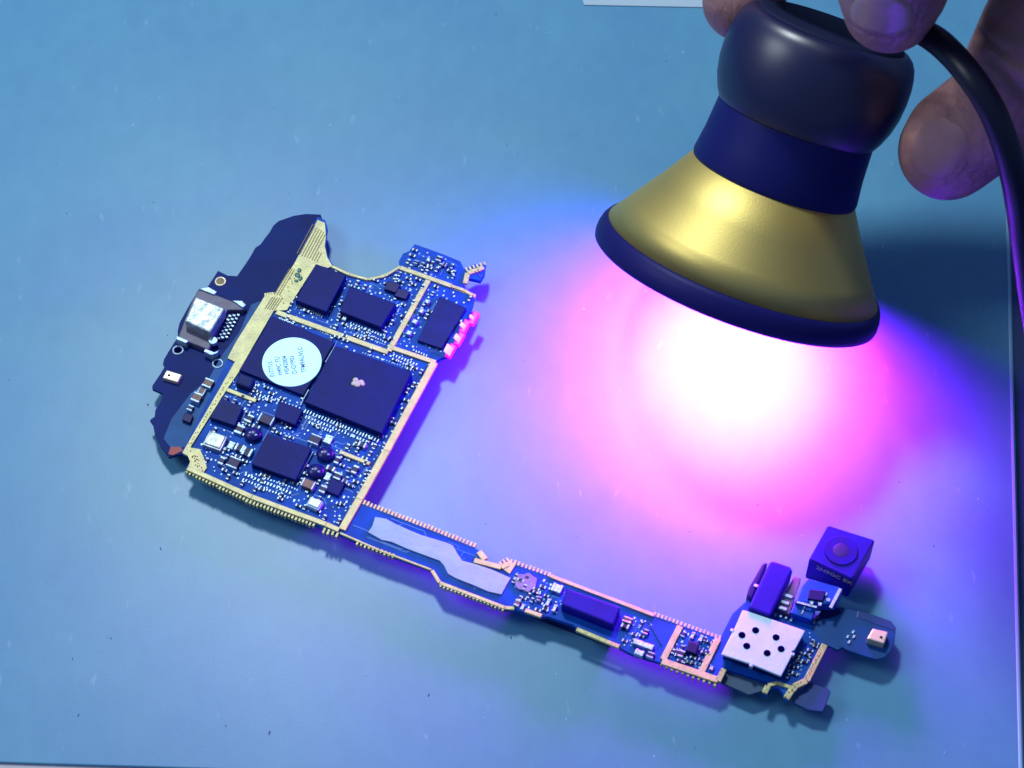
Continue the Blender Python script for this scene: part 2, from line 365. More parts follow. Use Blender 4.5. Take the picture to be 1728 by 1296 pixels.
# --- passives: body + two silver terminals each
def cap(cx, cy, lu, lv, axis='v', h=.06, m='body', t=.28, parent=board, name='capacitor', z=ZT):
    ztop = z + h + jit(); c = P(cx, cy, ztop).xy; u, v = frame(cx)
    if axis == 'v': u, v, lu, lv = v, -u, lv, lu
    def rc(a0, a1, b): return [c + u * a0 + v * -b, c + u * a1 + v * -b, c + u * a1 + v * b, c + u * a0 + v * b]
    bm = bmesh.new(); prism(bm, rc(-lu / 2 + .01, lu / 2 - .01, lv / 2), z, ztop, .008)
    o = finish(bm, name, M[m], parent)
    for s in (-1, 1):
        e = sorted((s * lu / 2, s * lu * (.5 - t))); bm = bmesh.new()
        prism(bm, rc(e[0], e[1], lv / 2 + .006), z, ztop + .006, .01)
        finish(bm, 'terminal', M['tin'], o if o.parent is board else parent)
    x0 = 100 * max(lu, lv) / 2
    occ.append([(cx - x0, cy - x0 * .8), (cx + x0, cy - x0 * .8), (cx + x0, cy + x0 * .8), (cx - x0, cy + x0 * .8)])
    return o
for a in [(404, 724, .13, .17, 'v'), (421, 706, .11, .15, 'v'), (449, 707, .26, .16, 'u', .09, 'body', .12), (390, 751, .10, .14, 'v', .05, 'tin'), (404, 755, .15, .13, 'u', .07), (417, 762, .17, .15, 'u', .08),
          (394, 780, .19, .20, 'v', .08, 'body', .16), (374, 777, .09, .15, 'v'), (432, 720, .14, .07, 'u', .05), (531, 741, .19, .18, 'v', .08, 'body', .16), (554, 741, .13, .16, 'v', .06, 'tin'),
          (520, 816, .22, .15, 'u', .09, 'brown', .14), (545, 825, .10, .14, 'v'), (553, 804, .09, .14, 'v', .05, 'tin'), (570, 803, .12, .13, 'v'), (558, 790, .15, .08, 'u'), (569, 776, .08, .14, 'v'),
          (599, 792, .09, .16, 'v'), (588, 792, .06, .09, 'v'), (611, 750, .14, .09, 'u'), (582, 812, .10, .06, 'u'), (381, 672, .06, .1, 'v'), (395, 677, .06, .1, 'v'),
          (573, 532, .06, .09, 'v'), (581, 537, .07, .08, 'v', .06, 'tin'), (721, 508, .09, .07, 'u', .07, 'tin'), (711, 524, .08, .08, 'u', .07, 'tin'), (700, 542, .09, .08, 'u', .07, 'tin'), (690, 561, .09, .08, 'u', .07, 'tin'),
          (702, 442, .07, .08, 'v'), (713, 446, .05, .10, 'v'), (723, 438, .06, .07, 'v', .06, 'tin'), (741, 436, .10, .11, 'v'), (750, 446, .08, .08, 'u'),
          (940, 992, .17, .14, 'u', .07, 'tin'), (925, 1016, .05, .13, 'v', .06, 'tin'), (936, 1026, .05, .13, 'v', .06, 'tin'), (910, 1010, .06, .08, 'v'), (1059, 1046, .14, .10, 'v', .07, 'brown'), (1055, 1056, .13, .07, 'u'),
          (1090, 1066, .07, .09, 'v'), (1086, 1087, .32, .09, 'u', .08, 'tin', .1), (1079, 1101, .14, .09, 'u', .08, 'tin'), (1098, 1105, .10, .10, 'v'), (1169, 1072, .05, .12, 'v', .05, 'tin'), (1183, 1077, .05, .12, 'v', .05, 'tin'),
          (1150, 1103, .08, .12, 'v', .05), (1201, 1127, .05, .07, 'v', .05, 'tin'), (873, 1017, .08, .12, 'v', .05, 'brown'), (882, 1024, .05, .10, 'v', .05, 'tin')]:
    cap(*a)
# capacitors on the daughter board
for a in [(351, 646, .16, .17, 'v', .08, 'brown', .22), (340, 660, .13, .13, 'u', .06, 'brown', .2), (332, 670, .15, .18, 'v', .09, 'brown', .22), (321, 688, .09, .11, 'v', .06, 'body', .3)]:
    cap(*a, z=ZS - .004)
plate('chip', [(312, 696), (326, 701), (321, 714), (307, 708)], ZS - .01, ZS + .06, M['black'], board, .01)
# round coils with moulded tops
for (x, y) in ((427, 733), (549, 766), (533, 795)):
    p = P(x, y, ZT + .06); bm = bmesh.new()
    bmesh.ops.create_uvsphere(bm, u_segments=24, v_segments=12, radius=1, matrix=Matrix.Translation((p.x, p.y, ZT + .05)) @ Matrix.Diagonal((.15, .14, .085, 1)))
    o = finish(bm, 'inductor', M['coil'], board, True)
    for dx, dy in ((-5, -3), (5, 1)):
        q = P(x + dx, y + dy, ZT + .12); bm = bmesh.new()
        bmesh.ops.create_icosphere(bm, subdivisions=2, radius=1, matrix=Matrix.Translation((q.x, q.y, ZT + .118)) @ Matrix.Diagonal((.028, .024, .018, 1)))
        finish(bm, 'coil_highlight', M['tin'], o, True)  # the two highlights on each coil put in as pale beads
    occ.append([(x - 17, y - 15), (x + 17, y - 15), (x + 17, y + 15), (x - 17, y + 15)])
# crystal cans
def can(pts, h, m='shield', lid=0.86, name='crystal_can'):
    o = chip(name, pts, h * .75, m)
    cx = sum(p[0] for p in pts) / 4; cy = sum(p[1] for p in pts) / 4
    q = [(cx + (x - cx) * lid, cy - 2 + (y - cy) * lid) for x, y in pts]
    bm = bmesh.new(); prism(bm, pxs(q, ZT + h), ZT + h * .7, ZT + h, .015); finish(bm, 'lid', M[m], o)
    return o
can([(354, 726), (384, 737), (372, 761), (341, 750)], .11, 'usb')
can([(524, 838), (546, 847), (537, 861), (516, 852)], .11)

# --- tiny surface-mount bits, solder joints and vias: countless, joined
BLOCK = [(470, 522), (655, 594), (662, 590), (730, 612), (575, 885), (345, 790), (335, 757), (383, 660), (402, 630)]
TOP = [(560, 452), (621, 476), (674, 455), (720, 476), (655, 588), (482, 524), (533, 446)]
RIGHT = [(728, 478), (795, 503), (745, 596), (667, 580)]
EAR = [(700, 418), (775, 446), (765, 478), (683, 448)]
ARM1 = [(866, 965), (930, 980), (960, 1002), (940, 1040), (868, 1020)]
ARM2 = [(1152, 1062), (1206, 1082), (1182, 1128), (1128, 1108)]
ARM3 = [(1066, 1040), (1100, 1052), (1075, 1098), (1050, 1088)]
TAIL = [(1366, 1066), (1384, 1080), (1350, 1140), (1326, 1140)]
silver, dark, vias = bmesh.new(), bmesh.new(), bmesh.new()
def bit(x, y, lu, lv, h, which):
    prism(which, rect(x, y, lu, lv, ZT + h), ZT - .002, ZT + h)
def scatter(poly, n, big=.5):
    xs = [p[0] for p in poly]; ys = [p[1] for p in poly]; k = 0; t = 0; placed = []
    while k < n and t < n * 30:
        t += 1; x, y = random.uniform(min(xs), max(xs)), random.uniform(min(ys), max(ys))
        if not inside((x, y), poly) or any(inside((x, y), q) for q in occ): continue
        if any(abs(x - a) < 6 and abs(y - b) < 5 for a, b in placed): continue
        placed.append((x, y)); k += 1; r = random.random()
        if r < big:
            a = random.random() < .5; l, s = random.uniform(.07, .10), random.uniform(.038, .05)
            lu, lv = (l, s) if a else (s, l); hh = random.uniform(.03, .05)
            bit(x, y, lu * .6 if a else lu, lv if a else lv * .6, hh + .002, dark)
            dx, dy = (l * 38, l * 14) if a else (l * 16, -l * 32)
            for sg in (-1, 1):
                bit(x + sg * dx, y + sg * dy, s * .55 if a else s, s if a else s * .55, hh, silver)
        else:
            s = random.uniform(.015, .032); bit(x, y, s, s * random.uniform(.8, 1.6), .012, silver if random.random() < .55 else vias)
scatter(BLOCK, 330, .33); scatter(TOP, 130, .3); scatter(RIGHT, 46, .25); scatter(EAR, 26, .5); scatter(ARM1, 44, .4); scatter(ARM2, 46, .4); scatter(ARM3, 22, .2); scatter(TAIL, 26, .5)
def row(a, b, n, l=.05, s=.022, h=.02, bmx=None, skew=0):
    for i in range(n):
        t = (i + .5) / n; bit(a[0] + (b[0] - a[0]) * t, a[1] + (b[1] - a[1]) * t + random.uniform(-.6, .6), s, l * random.uniform(.8, 1.1), h, bmx or silver)
row((467, 529), (560, 566), 22, .035, .016, .014, vias); row((470, 536), (496, 546), 9, .03, .02, .085)
row((500, 516), (545, 534), 13, .05, .018); row((590, 544), (645, 566), 12, .045, .022); row((585, 550), (648, 576), 16, .03, .018); row((600, 562), (650, 582), 14, .025, .018, .014, vias)
row((562, 500), (585, 476), 6, .03, .03); row((556, 512), (572, 488), 5, .03, .03); row((668, 532), (695, 480), 12, .02, .03, .014, vias)
row((512, 692), (640, 744), 26, .07, .018, .03); row((514, 702), (636, 752), 24, .05, .02, .022); row((520, 712), (560, 728), 9, .05, .02, .03)
row((412, 800), (492, 832), 15, .05, .026, .03); row((408, 808), (488, 841), 16, .045, .02, .02); row((430, 800), (500, 826), 14, .03, .02, .02)
row((450, 668), (508, 690), 10, .05, .018, .03); row((432, 664), (455, 676), 5, .05, .02, .03)
row((610, 594), (700, 625), 20, .03, .018, .012, vias); row((662, 598), (705, 616), 9, .05, .022, .02); row((666, 606), (700, 622), 8, .04, .02, .02)
row((1268, 1024), (1340, 1046), 8, .06, .03, .04)
row((696, 590), (722, 600), 6, .035, .02, .02)
tag(finish(silver, 'solder_joints', M['tin'], board), kind='stuff')
tag(finish(dark, 'tiny_resistors', M['body'], board), kind='stuff')
tag(finish(vias, 'solder_pads', mat('dull_pad', (0.12, 0.26, 0.55), 0.4, 0.3), board), kind='stuff')

LAMP_AT = P(1240, 475, 1.68) + Vector((.31, .54, .775)).normalized() * .9
# --- copper traces showing through the solder mask
tb = bmesh.new(); rt = random.Random(11)
def traces(poly, n, lmin=.12, lmax=.5):
    xs = [p[0] for p in poly]; ys = [p[1] for p in poly]; k = 0; t = 0
    while k < n and t < n * 40:
        t += 1; x, y = rt.uniform(min(xs), max(xs)), rt.uniform(min(ys), max(ys))
        z = ZT + .0025 + .0006 * (t % 5); u, v = frame(x); p = P(x, y, z).xy; d = u if rt.random() < .5 else v; L = rt.uniform(lmin, lmax)
        q = p + d * L; e = q + (u + v * rt.choice((-1, 1))).normalized() * L * .3
        ok = True
        for w_ in (p, p + d * L * .5, q, e):
            dd = Vector((w_.x, w_.y, z)) - CAM; dep = dd.dot(FW)
            if not inside((864 + FOC * dd.dot(RT) / dep, 648 - FOC * dd.dot(UP) / dep), poly): ok = False
        if not ok: continue
        k += 1; prism(tb, seg(p, q, .014), ZT - .001, z); prism(tb, seg(q, e, .014), ZT - .001, z + .0004)
traces(BLOCK, 70); traces(TOP, 30, .1, .3); traces(EAR, 8, .08, .25); traces(ARM1, 8, .08, .2); traces(ARM3, 8, .08, .2); traces(RIGHT, 8, .1, .3)
traces([(614, 858), (720, 896), (790, 926), (850, 962), (852, 1018), (750, 978), (730, 950), (610, 908), (590, 890)], 22, .15, .7)
traces([(1226, 1110), (1240, 1050), (1262, 1016), (1290, 1026), (1250, 1060), (1240, 1120)], 6, .08, .2)
tag(finish(tb, 'copper_traces', mat('masked_copper', (0.006, 0.17, 0.62), .4, spec=.3), board), kind='stuff')

# --- contacts along the board's edge, their pink glint put in as emission
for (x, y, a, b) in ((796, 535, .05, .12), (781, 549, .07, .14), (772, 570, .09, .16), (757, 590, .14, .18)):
    base = plate('contact_socket', [(x - 7, y + 9), (x + 4, y - 12), (x + 14, y - 6), (x + 3, y + 14)], ZT, ZT + .05, M['contact_body'], board, .02)
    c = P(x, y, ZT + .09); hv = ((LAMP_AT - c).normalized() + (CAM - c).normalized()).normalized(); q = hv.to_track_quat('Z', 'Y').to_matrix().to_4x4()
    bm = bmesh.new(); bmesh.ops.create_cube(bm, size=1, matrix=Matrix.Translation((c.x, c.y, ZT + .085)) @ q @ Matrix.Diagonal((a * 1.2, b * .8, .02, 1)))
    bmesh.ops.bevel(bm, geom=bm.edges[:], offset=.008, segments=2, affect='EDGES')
    finish(bm, 'glint_contact', M['contact'], base, True)

# --- charging port
port = plate('charging_port', [(343, 489), (412, 516), (411, 523), (384, 523), (352, 590), (300, 570), (322, 512), (333, 490)], ZS - .01, ZS + .10, M['plastic'], board, .02)
plate('port_shell', [(330, 500), (380, 520), (355, 561), (311, 541)], ZS + .08, ZS + .30, M['usb'], port, .03)
for pts in ([(336, 487), (352, 484), (366, 492), (362, 497), (346, 491)], [(392, 507), (408, 507), (415, 514), (410, 519), (400, 512)], [(346, 588), (362, 594), (370, 590), (366, 596), (356, 599), (344, 593)], [(298, 566), (318, 575), (314, 579), (297, 572)]):
    plate('port_tab', pts, ZS - .01, ZS + .13, M['tin'], port, .01)
bm = bmesh.new(); bmesh.ops.create_cone(bm, segments=20, radius1=.075, radius2=.07, depth=.06, cap_ends=True, matrix=Matrix.Translation((*P(360, 577, ZS + .1).xy, ZS + .12))); finish(bm, 'port_rivet', M['tin'], port)
bm = bmesh.new()
for r_ in range(3):
    for i in range(7):
        x, y = 395 + r_ * -7 - i * 3.3, 531 + r_ * 1.0 + i * 6.2
        z = ZS + .06 - .015 * abs(r_ - 1)
        prism(bm, rect(x + 7, y, .045, .028, z), ZS - .01, z, 0)
tag(finish(bm, 'port_pins', M['tin'], port), kind='stuff')
plate('pin_bed', [(385, 524), (402, 522), (398, 534), (378, 574), (356, 572)], ZS - .01, ZS + .025, M['chip2'], port)
# screw eyelets
def eyelet(x, y, z, inner='dark', r=.10):
    c = P(x, y, z); bm = bmesh.new()
    n = 28; ro, ri = r, r * .66
    vo = [[bm.verts.new((c.x + math.cos(a * 2 * math.pi / n) * q, c.y + math.sin(a * 2 * math.pi / n) * q, zz)) for a in range(n)] for q, zz in ((ro, z - .012), (ro * .97, z + .012), (ri * 1.04, z + .012), (ri, z - .012))]
    for k in range(3):
        for i in range(n): bm.faces.new((vo[k][i], vo[k][(i + 1) % n], vo[k + 1][(i + 1) % n], vo[k + 1][i]))
    e = finish(bm, 'eyelet', M['microphone'] if inner == 'mat' else M['tin'], board, True)
    bm = bmesh.new(); bmesh.ops.create_circle(bm, cap_ends=True, segments=24, radius=ri, matrix=Matrix.Translation((c.x, c.y, z - .002)))
    finish(bm, 'eyelet_hole', M['groove'] if inner == 'mat' else M['dark'], e)
eyelet(372, 475, ZS + .0, 'mat'); eyelet(300.5, 591, ZS + .0); eyelet(367.5, 613.5, ZS + .0)
# microphones
def mic(pts, z, h, name, hole):
    o = plate(name, pts, z, z + h, M['microphone'], board, .02)
    c = P(*hole, z + h + .006); bm = bmesh.new(); bmesh.ops.create_circle(bm, cap_ends=True, segments=14, radius=.022, matrix=Matrix.Translation((c.x, c.y, z + h + .0085)))
    finish(bm, 'sound_hole', M['dark'], o)
mic([(281, 624), (307, 632), (300, 645), (274, 637)], ZS - .01, .08, 'microphone', (285, 633))
mic([(1473, 1060), (1499, 1066), (1492, 1086), (1463, 1077)], ZT, .16, 'microphone', (1487, 1075.5))

# --- blue bridge with silver tape
plate('silver_tape', [(633, 872), (651, 875), (668, 884), (690, 894), (712, 903), (732, 909), (752, 915), (764, 920), (772, 934), (780, 946), (800, 951), (830, 961), (862, 975), (856, 985), (850, 996), (846, 1003),
      (824, 998), (796, 986), (770, 976), (756, 968), (749, 954), (742, 946), (720, 938), (690, 927), (660, 914), (644, 911), (632, 904), (621, 898), (628, 888)], ZT, ZT + .03, M['tape'], board, .006)
# worn coin-shaped pad
bm = bmesh.new()
rr = random.Random(3); pts = [P(888 + math.cos(t) * (19 + rr.uniform(-3, 2)), 982 + math.sin(t) * (17 + rr.uniform(-4, 2)), ZT + .04) for t in [i * .45 for i in range(14)]]
prism(bm, pts, ZT, ZT + .04, .01); finish(bm, 'round_pad', M['plastic'], board); bpy.data.materials
M['pad'] = mat('lilac_pad', (0.25, 0.28, 0.50), 0.5, var=.3, vscale=8, bump=.3)
board.children[-1].data.materials[0] = M['pad'] if board.children[-1].name.startswith('round_pad') else board.children[-1].data.materials[0]
for o in board.children:
    if o.name.startswith('round_pad'): o.data.materials[0] = M['pad']
# big black block on the arm, small sensor, connector ledge
chip('connector_block', [(955, 992), (1047, 1024), (1035, 1055), (947, 1020)], .22, 'jack', .03)
chip('sensor', [(1163, 1080), (1181, 1086), (1175, 1104), (1156, 1098)], .10, 'black', .02)
rail([(1094, 1048), (1117, 1088)], .02, .012, 'trace', 'flex')
plate('under_flex', [(1230, 1124), (1298, 1150), (1290, 1164), (1264, 1172), (1214, 1150)], ZB - .06, ZB - .01, mat('grey_green_film', (0.02, 0.07, 0.16), .5), board)
# white perforated steel can
zc = ZT + .20
CAN = [(1253, 1029), (1262, 1031), (1359, 1064), (1341, 1097), (1336, 1099), (1337, 1105), (1318, 1141), (1268, 1121), (1217, 1104), (1236, 1066), (1240, 1059)]
sh = plate('perforated_shield', CAN, zc - .03, zc, M['shield'], board, .012)
side = plate('shield_wall', [(1256, 1031), (1355, 1066), (1317, 1138), (1221, 1102)], ZT, zc - .028, M['chip2'], sh)
for (x, y) in ((1275, 1064), (1252, 1072), (1260, 1090.5), (1309.5, 1076), (1318, 1095.5), (1294.5, 1102.5)):
    c = P(x, y, zc); bm = bmesh.new()
    bmesh.ops.create_cone(bm, segments=20, radius1=.056, radius2=.052, depth=.004, cap_ends=True, matrix=Matrix.Translation((c.x, c.y, zc + .011)))
    finish(bm, 'vent_hole', M['dark'], sh)
for (x, y, a) in ((1236, 1063, 1), (1268, 1122, 0), (1338, 1103, 1)):
    prs = [(x - 3, y - 3), (x + 4, y - 1), (x + 2, y + 4), (x - 4, y + 2)]
    plate('shield_clip', prs, zc - .06, zc + .012, M['tin'], sh, .01)

# --- audio jack block, pins, front and rear cameras
plate('jack_block', [(1300, 946), (1308, 947), (1334, 956), (1338, 962), (1300, 1040), (1262, 1026), (1284, 978)], ZT - .2, ZT + .26, M['jack'], board, .04)
plate('jack_step', [(1287, 950), (1296, 949), (1282, 982), (1268, 1012), (1260, 1004), (1264, 990)], ZT - .15, ZT + .08, M['black'], board, .03)
bm = bmesh.new(); prism(bm, rect(1276, 988, .07, .05, ZT + .1), ZT + .08, ZT + .1, .01); finish(bm, 'jack_pin', M['tin'], board)
plate('pin_carrier', [(1340, 972), (1352, 976), (1332, 1036), (1312, 1028), (1326, 1000)], ZT - .02, ZT + .10, M['plastic'], board, .01)
for (x, y) in ((1321, 1016), (1318, 1026), (1327, 1005)):
    bm = bmesh.new(); prism(bm, rect(x + 3, y, .15, .06, ZT + .14), ZT + .1, ZT + .14, .012); finish(bm, 'spring_pin', M['tin'], board)
# front camera flex: folded film box
def prism3(name, tops, bots, m, parent, bev=.015):
    bm = bmesh.new(); n = len(tops)
    a = [bm.verts.new(p) for p in bots]; b = [bm.verts.new(p) for p in tops]
    bm.faces.new(a); bm.faces.new(b)
    for i in range(n): bm.faces.new((a[i], a[(i + 1) % n], b[(i + 1) % n], b[i]))
    bmesh.ops.recalc_face_normals(bm, faces=bm.faces)
    if bev: bmesh.ops.bevel(bm, geom=bm.edges[:], offset=bev, segments=2, affect='EDGES')
    return finish(bm, name, m, parent)
M['blueflex'] = mat('bright_flex', (0.006, 0.09, 0.62), 0.35, spec=.3, var=.3, vscale=4, bump=.2)
fz = ZT + .26
fx = plate('flex_cable', [(1362, 975), (1416, 990), (1423, 996), (1411, 1020), (1342, 1016), (1352, 990)], ZT + .02, fz, M['blueflex'], board, .025)
plate('flex_fold', [(1342, 1017), (1378, 1025), (1370, 1046), (1333, 1034)], ZT + .0, ZT + .17, M['blueflex'], board, .02)
plate('flex_edge', [(1416, 992), (1421, 994), (1404, 1026), (1399, 1024)], fz + .004, fz + .02, M['tin'], fx, 0)
plate('flex_edge', [(1345, 1014), (1379, 1023), (1378, 1026), (1344, 1017)], fz + .004, fz + .016, M['tin'], fx, 0)
plate('flex_component', [(1366, 994), (1394, 998), (1388, 1014), (1363, 1010)], fz + .004, fz + .05, M['black'], fx, .01)
for (x, y) in ((1393, 1002), (1370, 1017), (1384, 1019), (1398, 1012)):
    plate('flex_solder', [(x - 3, y - 3), (x + 3, y - 2), (x + 2, y + 3), (x - 3, y + 2)], fz + .004, fz + .03, M['tin'], fx)
plate('flex_trace', [(1359, 1019), (1360.5, 1019.4), (1354, 1036), (1352, 1035.6)], ZT + .17, ZT + .19, M['tin'], fx)
plate('pillar', [(1386, 1030), (1412, 1024), (1420, 1032), (1400, 1040), (1384, 1041), (1372, 1050)], ZT - .05, ZT + .05, M['black'], board, .01)
# microphone tongue and lower tab
M['tongue'] = mat('tongue_mask', (0.004, 0.075, 0.30), 0.4, spec=.3, var=.2, vscale=3)
plate('flex_tongue', [(1373, 1042), (1380, 1038), (1404, 1038), (1416, 1024), (1434, 1028), (1446, 1031), (1475, 1038), (1504, 1048), (1512, 1059), (1510, 1082), (1502, 1099), (1493, 1109), (1480, 1113),
      (1462, 1108), (1427, 1096), (1421, 1092), (1414, 1097), (1399, 1090), (1386, 1084), (1368, 1062)], ZB + .03, ZT - .004, M['tongue'], board, .01)
plate('tongue_cover', [(1448, 1031), (1476, 1038), (1503, 1048), (1511, 1058), (1509, 1064), (1446, 1042)], ZT - .004, ZT + .012, mat('smoke_film', (0.03, 0.07, 0.25), .25), board, .004)
plate('flex_edge', [(1371, 1050), (1377, 1040), (1380, 1042), (1374, 1053)], ZT, ZT + .03, M['tin'], board)
for (x, y) in ((1431, 1074), (1440, 1066), (1433, 1083), (1441, 1074)):
    bm = bmesh.new(); prism(bm, rect(x, y, .035, .06, ZT + .03), ZT - .01, ZT + .03, .005); finish(bm, 'resistor', M['tin'], board)
plate('lower_tab', [(1344, 1178), (1365, 1150), (1374, 1154), (1398, 1162), (1402, 1167), (1396, 1184), (1388, 1201), (1365, 1198), (1350, 1191), (1338, 1185)], ZB - .08, ZB - .01, mat('tab_film', (0.012, 0.05, 0.22), .35), board, .01)
# rear camera cube
zk = 0.74
k0 = P(1397.5, 886, zk); k1 = P(1477, 911, zk); k2 = P(1438, 978, zk); k3 = P(1365, 944, zk)
cube = prism3('camera_module', [k0, k1, k2, k3], [Vector((p.x, p.y, .14)) for p in (k0, k1, k2, k3)], M['jack'], board, .02)
kc = (k0 + k1 + k2 + k3) / 4
bm = bmesh.new(); bmesh.ops.create_cone(bm, segments=40, radius1=.27, radius2=.255, depth=.02, cap_ends=True, matrix=Matrix.Translation((kc.x, kc.y, zk + .008))); finish(bm, 'lens_ring', mat('lens_ring', (0.011, 0.006, 0.30), .5, spec=.1, col2=(0.016, .009, .20), vscale=6), cube)
bm = bmesh.new(); bmesh.ops.create_uvsphere(bm, u_segments=32, v_segments=12, radius=1, matrix=Matrix.Translation((kc.x, kc.y, zk + .016)) @ Matrix.Diagonal((.13, .13, .008, 1)))
finish(bm, 'lens', mat('lens_glass', (0.014, 0.007, 0.13), .5, spec=.3), cube, True)
for s in (0.0,):
    a = P(1472, 920, zk); b_ = P(1441, 972, zk)
    bm = bmesh.new(); prism(bm, seg(a.xy, b_.xy, .02), zk, zk + .006); finish(bm, 'side_seam', M['black'], cube)
# gold lettering along the camera's near edge
d = (k2 - k3).normalized(); tl0 = k3 + d * .14 + Vector((0, 0, -.12))
fwd = Vector((d.y, -d.x, 0)) * 1
nrm = Vector((d.y, -d.x, 0)); nrm = nrm if nrm.y < 0 else -nrm
rot = Matrix((d, Vector((0, 0, 1)), nrm)).transposed().to_4x4()
text('lettering', '2N9GC 8X', tl0 + nrm * .004, 0, .13, mat('gold_ink', (.45, .40, .32), .5), cube, tilt=rot, xs=1.0, bold=.003)

# --- blocks under the board that carry it
for pts in ([(410, 640), (640, 740), (560, 860), (360, 770)], [(880, 990), (1040, 1050), (1030, 1080), (900, 1030)], [(1240, 1060), (1350, 1090), (1310, 1140), (1230, 1110)], [(600, 540), (740, 580), (700, 600), (600, 575)]):
    bm = bmesh.new(); prism(bm, pxs(pts, .25), .003, ZB); finish(bm, 'underside_connector', M['chip2'], board)
# move the origin of the assembly to the board's resting place
org = P(800, 800, 0)
board.location = (org.x, org.y, 0)
for o in board.children: o.matrix_parent_inverse = Matrix.Translation((-org.x, -org.y, 0))

# ------------------------------------------------------------------ the violet lamp
ax = Vector((.31, .54, .775)).normalized()
rc_ = P(1240, 475, 1.68)
lamp = bpy.data.objects.new('curing_lamp', None); scene.collection.objects.link(lamp)
tag(lamp, 'hand-held violet curing lamp with a flared gold shade, dark blue handle and black cable', 'lamp')
e1 = ax.cross(Vector((0, 0, 1))).normalized(); e2 = ax.cross(e1)
def lathe(name, prof, m, n=96, closed=False):
    bm = bmesh.new(); rings = []
    for (t, r) in prof:
        if r < 1e-4: rings.append([bm.verts.new(rc_ + ax * t)]); continue
        rings.append([bm.verts.new(rc_ + ax * t + (e1 * math.cos(a) + e2 * math.sin(a)) * r) for a in [2 * math.pi * i / n for i in range(n)]])
    pr = list(zip(rings, rings[1:])) + ([(rings[-1], rings[0])] if closed else [])
    for a, b in pr:
        for i in range(n):
            j = (i + 1) % n
            if len(a) == 1: bm.faces.new((a[0], b[i], b[j]))
            elif len(b) == 1: bm.faces.new((a[i], a[j], b[0]))
            else: bm.faces.new((a[i], a[j], b[j], b[i]))
    return finish(bm, name, m, lamp, True)
def gold_shade():
    m = mat('shade_gold', (0.74, 0.58, 0.18), 0.50, 0.85, bump=0.10, bscale=30, spec=.3)
    return m
lathe('shade', [(.40, 2.335), (.8, 2.06), (1.3, 1.72), (1.86, 1.37), (1.88, 1.30), (1.80, 1.30), (1.25, 1.66), (.6, 2.1), (.40, 2.24)], gold_shade(), closed=True)
sh_ = lamp.children[0].data; sh_.materials.append(mat('shade_lining', (0.25, 0.10, 0.28), .5))
for i, f in enumerate(sh_.polygons): f.material_index = 1 if i // 96 in (4, 5, 6, 7) else 0
lathe('rim', [(.40, 2.31), (.39, 2.37), (.31, 2.42), (.2, 2.45), (.08, 2.455), (.02, 2.44), (-.01, 2.40), (0, 2.34), (.1, 2.30), (.35, 2.24), (.40, 2.22)],
      mat('rim_rubber', (0.010, 0.010, 0.13), .5, spec=.2, bump=.05), closed=True)
blue = mat('handle_blue', (0.008, 0.011, 0.13), .5, spec=.2, bump=.06, bscale=60)
lathe('collar', [(1.84, 1.30), (1.84, 1.385), (1.90, 1.40), (2.3, 1.345), (2.8, 1.31), (3.0, 1.30), (3.0, 1.0), (1.9, 1.0)], blue, closed=True)
lathe('handle', [(2.84, 1.1), (2.84, 1.30), (2.88, 1.335), (3.0, 1.40), (3.2, 1.475), (3.45, 1.525), (3.7, 1.54), (3.92, 1.53), (4.1, 1.50), (4.24, 1.455), (4.34, 1.39), (4.40, 1.31), (4.43, 1.2), (4.43, 0)],
      mat('handle_navy', (0.004, 0.006, 0.055), .38, bump=.03, bscale=60, spec=.9))
lathe('end_cap', [(4.40, 1.24), (4.445, 1.21), (4.46, 1.1), (4.46, 0)], mat('cap_grey', (0.008, 0.013, 0.05), .7, bump=.05, spec=.2))
lathe('led', [(1.62, 1.28), (1.62, 0)], mat('led_board', (.8, .8, .85), .5))
bm = bmesh.new(); lp = rc_ + ax * .95
bmesh.ops.create_uvsphere(bm, u_segments=24, v_segments=12, radius=.16, matrix=Matrix.Translation(rc_ + ax * 1.1))
finish(bm, 'bulb', mat('led_glow', (1, .9, 1), .3, emis=(1, .8, 1), estr=6), lamp, True)
for nm, pw, col, sz, sp, t in (('violet_led', 2300, (1.0, 0.0, 0.42), 3.4, 150, .42), ('white_fill', 72, (0.3, 1.0, 0.6), 3.4, 80, .41), ('core_led', 75, (1.0, .9, 1.0), .22, 180, .98), ('blue_fill', 2100, (0.005, 0.01, 1.0), 3.4, 180, .40)):  # white and blue emitters added to shape the violet LED's colour falloff
    p_ = rc_ + ax * t
    o = area(nm, p_, p_ - (ax * .55 + Vector((-.10, .12, .6))), sz, pw, col, spread=sp)
    o.parent = lamp
# cable
def tube(name, pts, r, m, parent, n=16, sub=8):
    c = []
    P4 = [pts[0]] + pts + [pts[-1]]
    for i in range(1, len(P4) - 2):
        for k in range(sub):
            t = k / sub; a, b, d_, e = P4[i - 1], P4[i], P4[i + 1], P4[i + 2]
            c.append(.5 * ((2 * b) + (-a + d_) * t + (2 * a - 5 * b + 4 * d_ - e) * t * t + (-a + 3 * b - 3 * d_ + e) * t ** 3))
    c.append(pts[-1]); bm = bmesh.new(); prev = None; up = Vector((0, 0, 1))
    for i, p in enumerate(c):
        tg = (c[min(i + 1, len(c) - 1)] - c[max(i - 1, 0)]).normalized(); s = tg.cross(up).normalized(); u = s.cross(tg)
        ring = [bm.verts.new(p + (s * math.cos(a) + u * math.sin(a)) * r) for a in [2 * math.pi * k / n for k in range(n)]]
        if prev:
            for k in range(n): bm.faces.new((prev[k], prev[(k + 1) % n], ring[(k + 1) % n], ring[k]))
        prev = ring
    return finish(bm, name, m, parent, True)
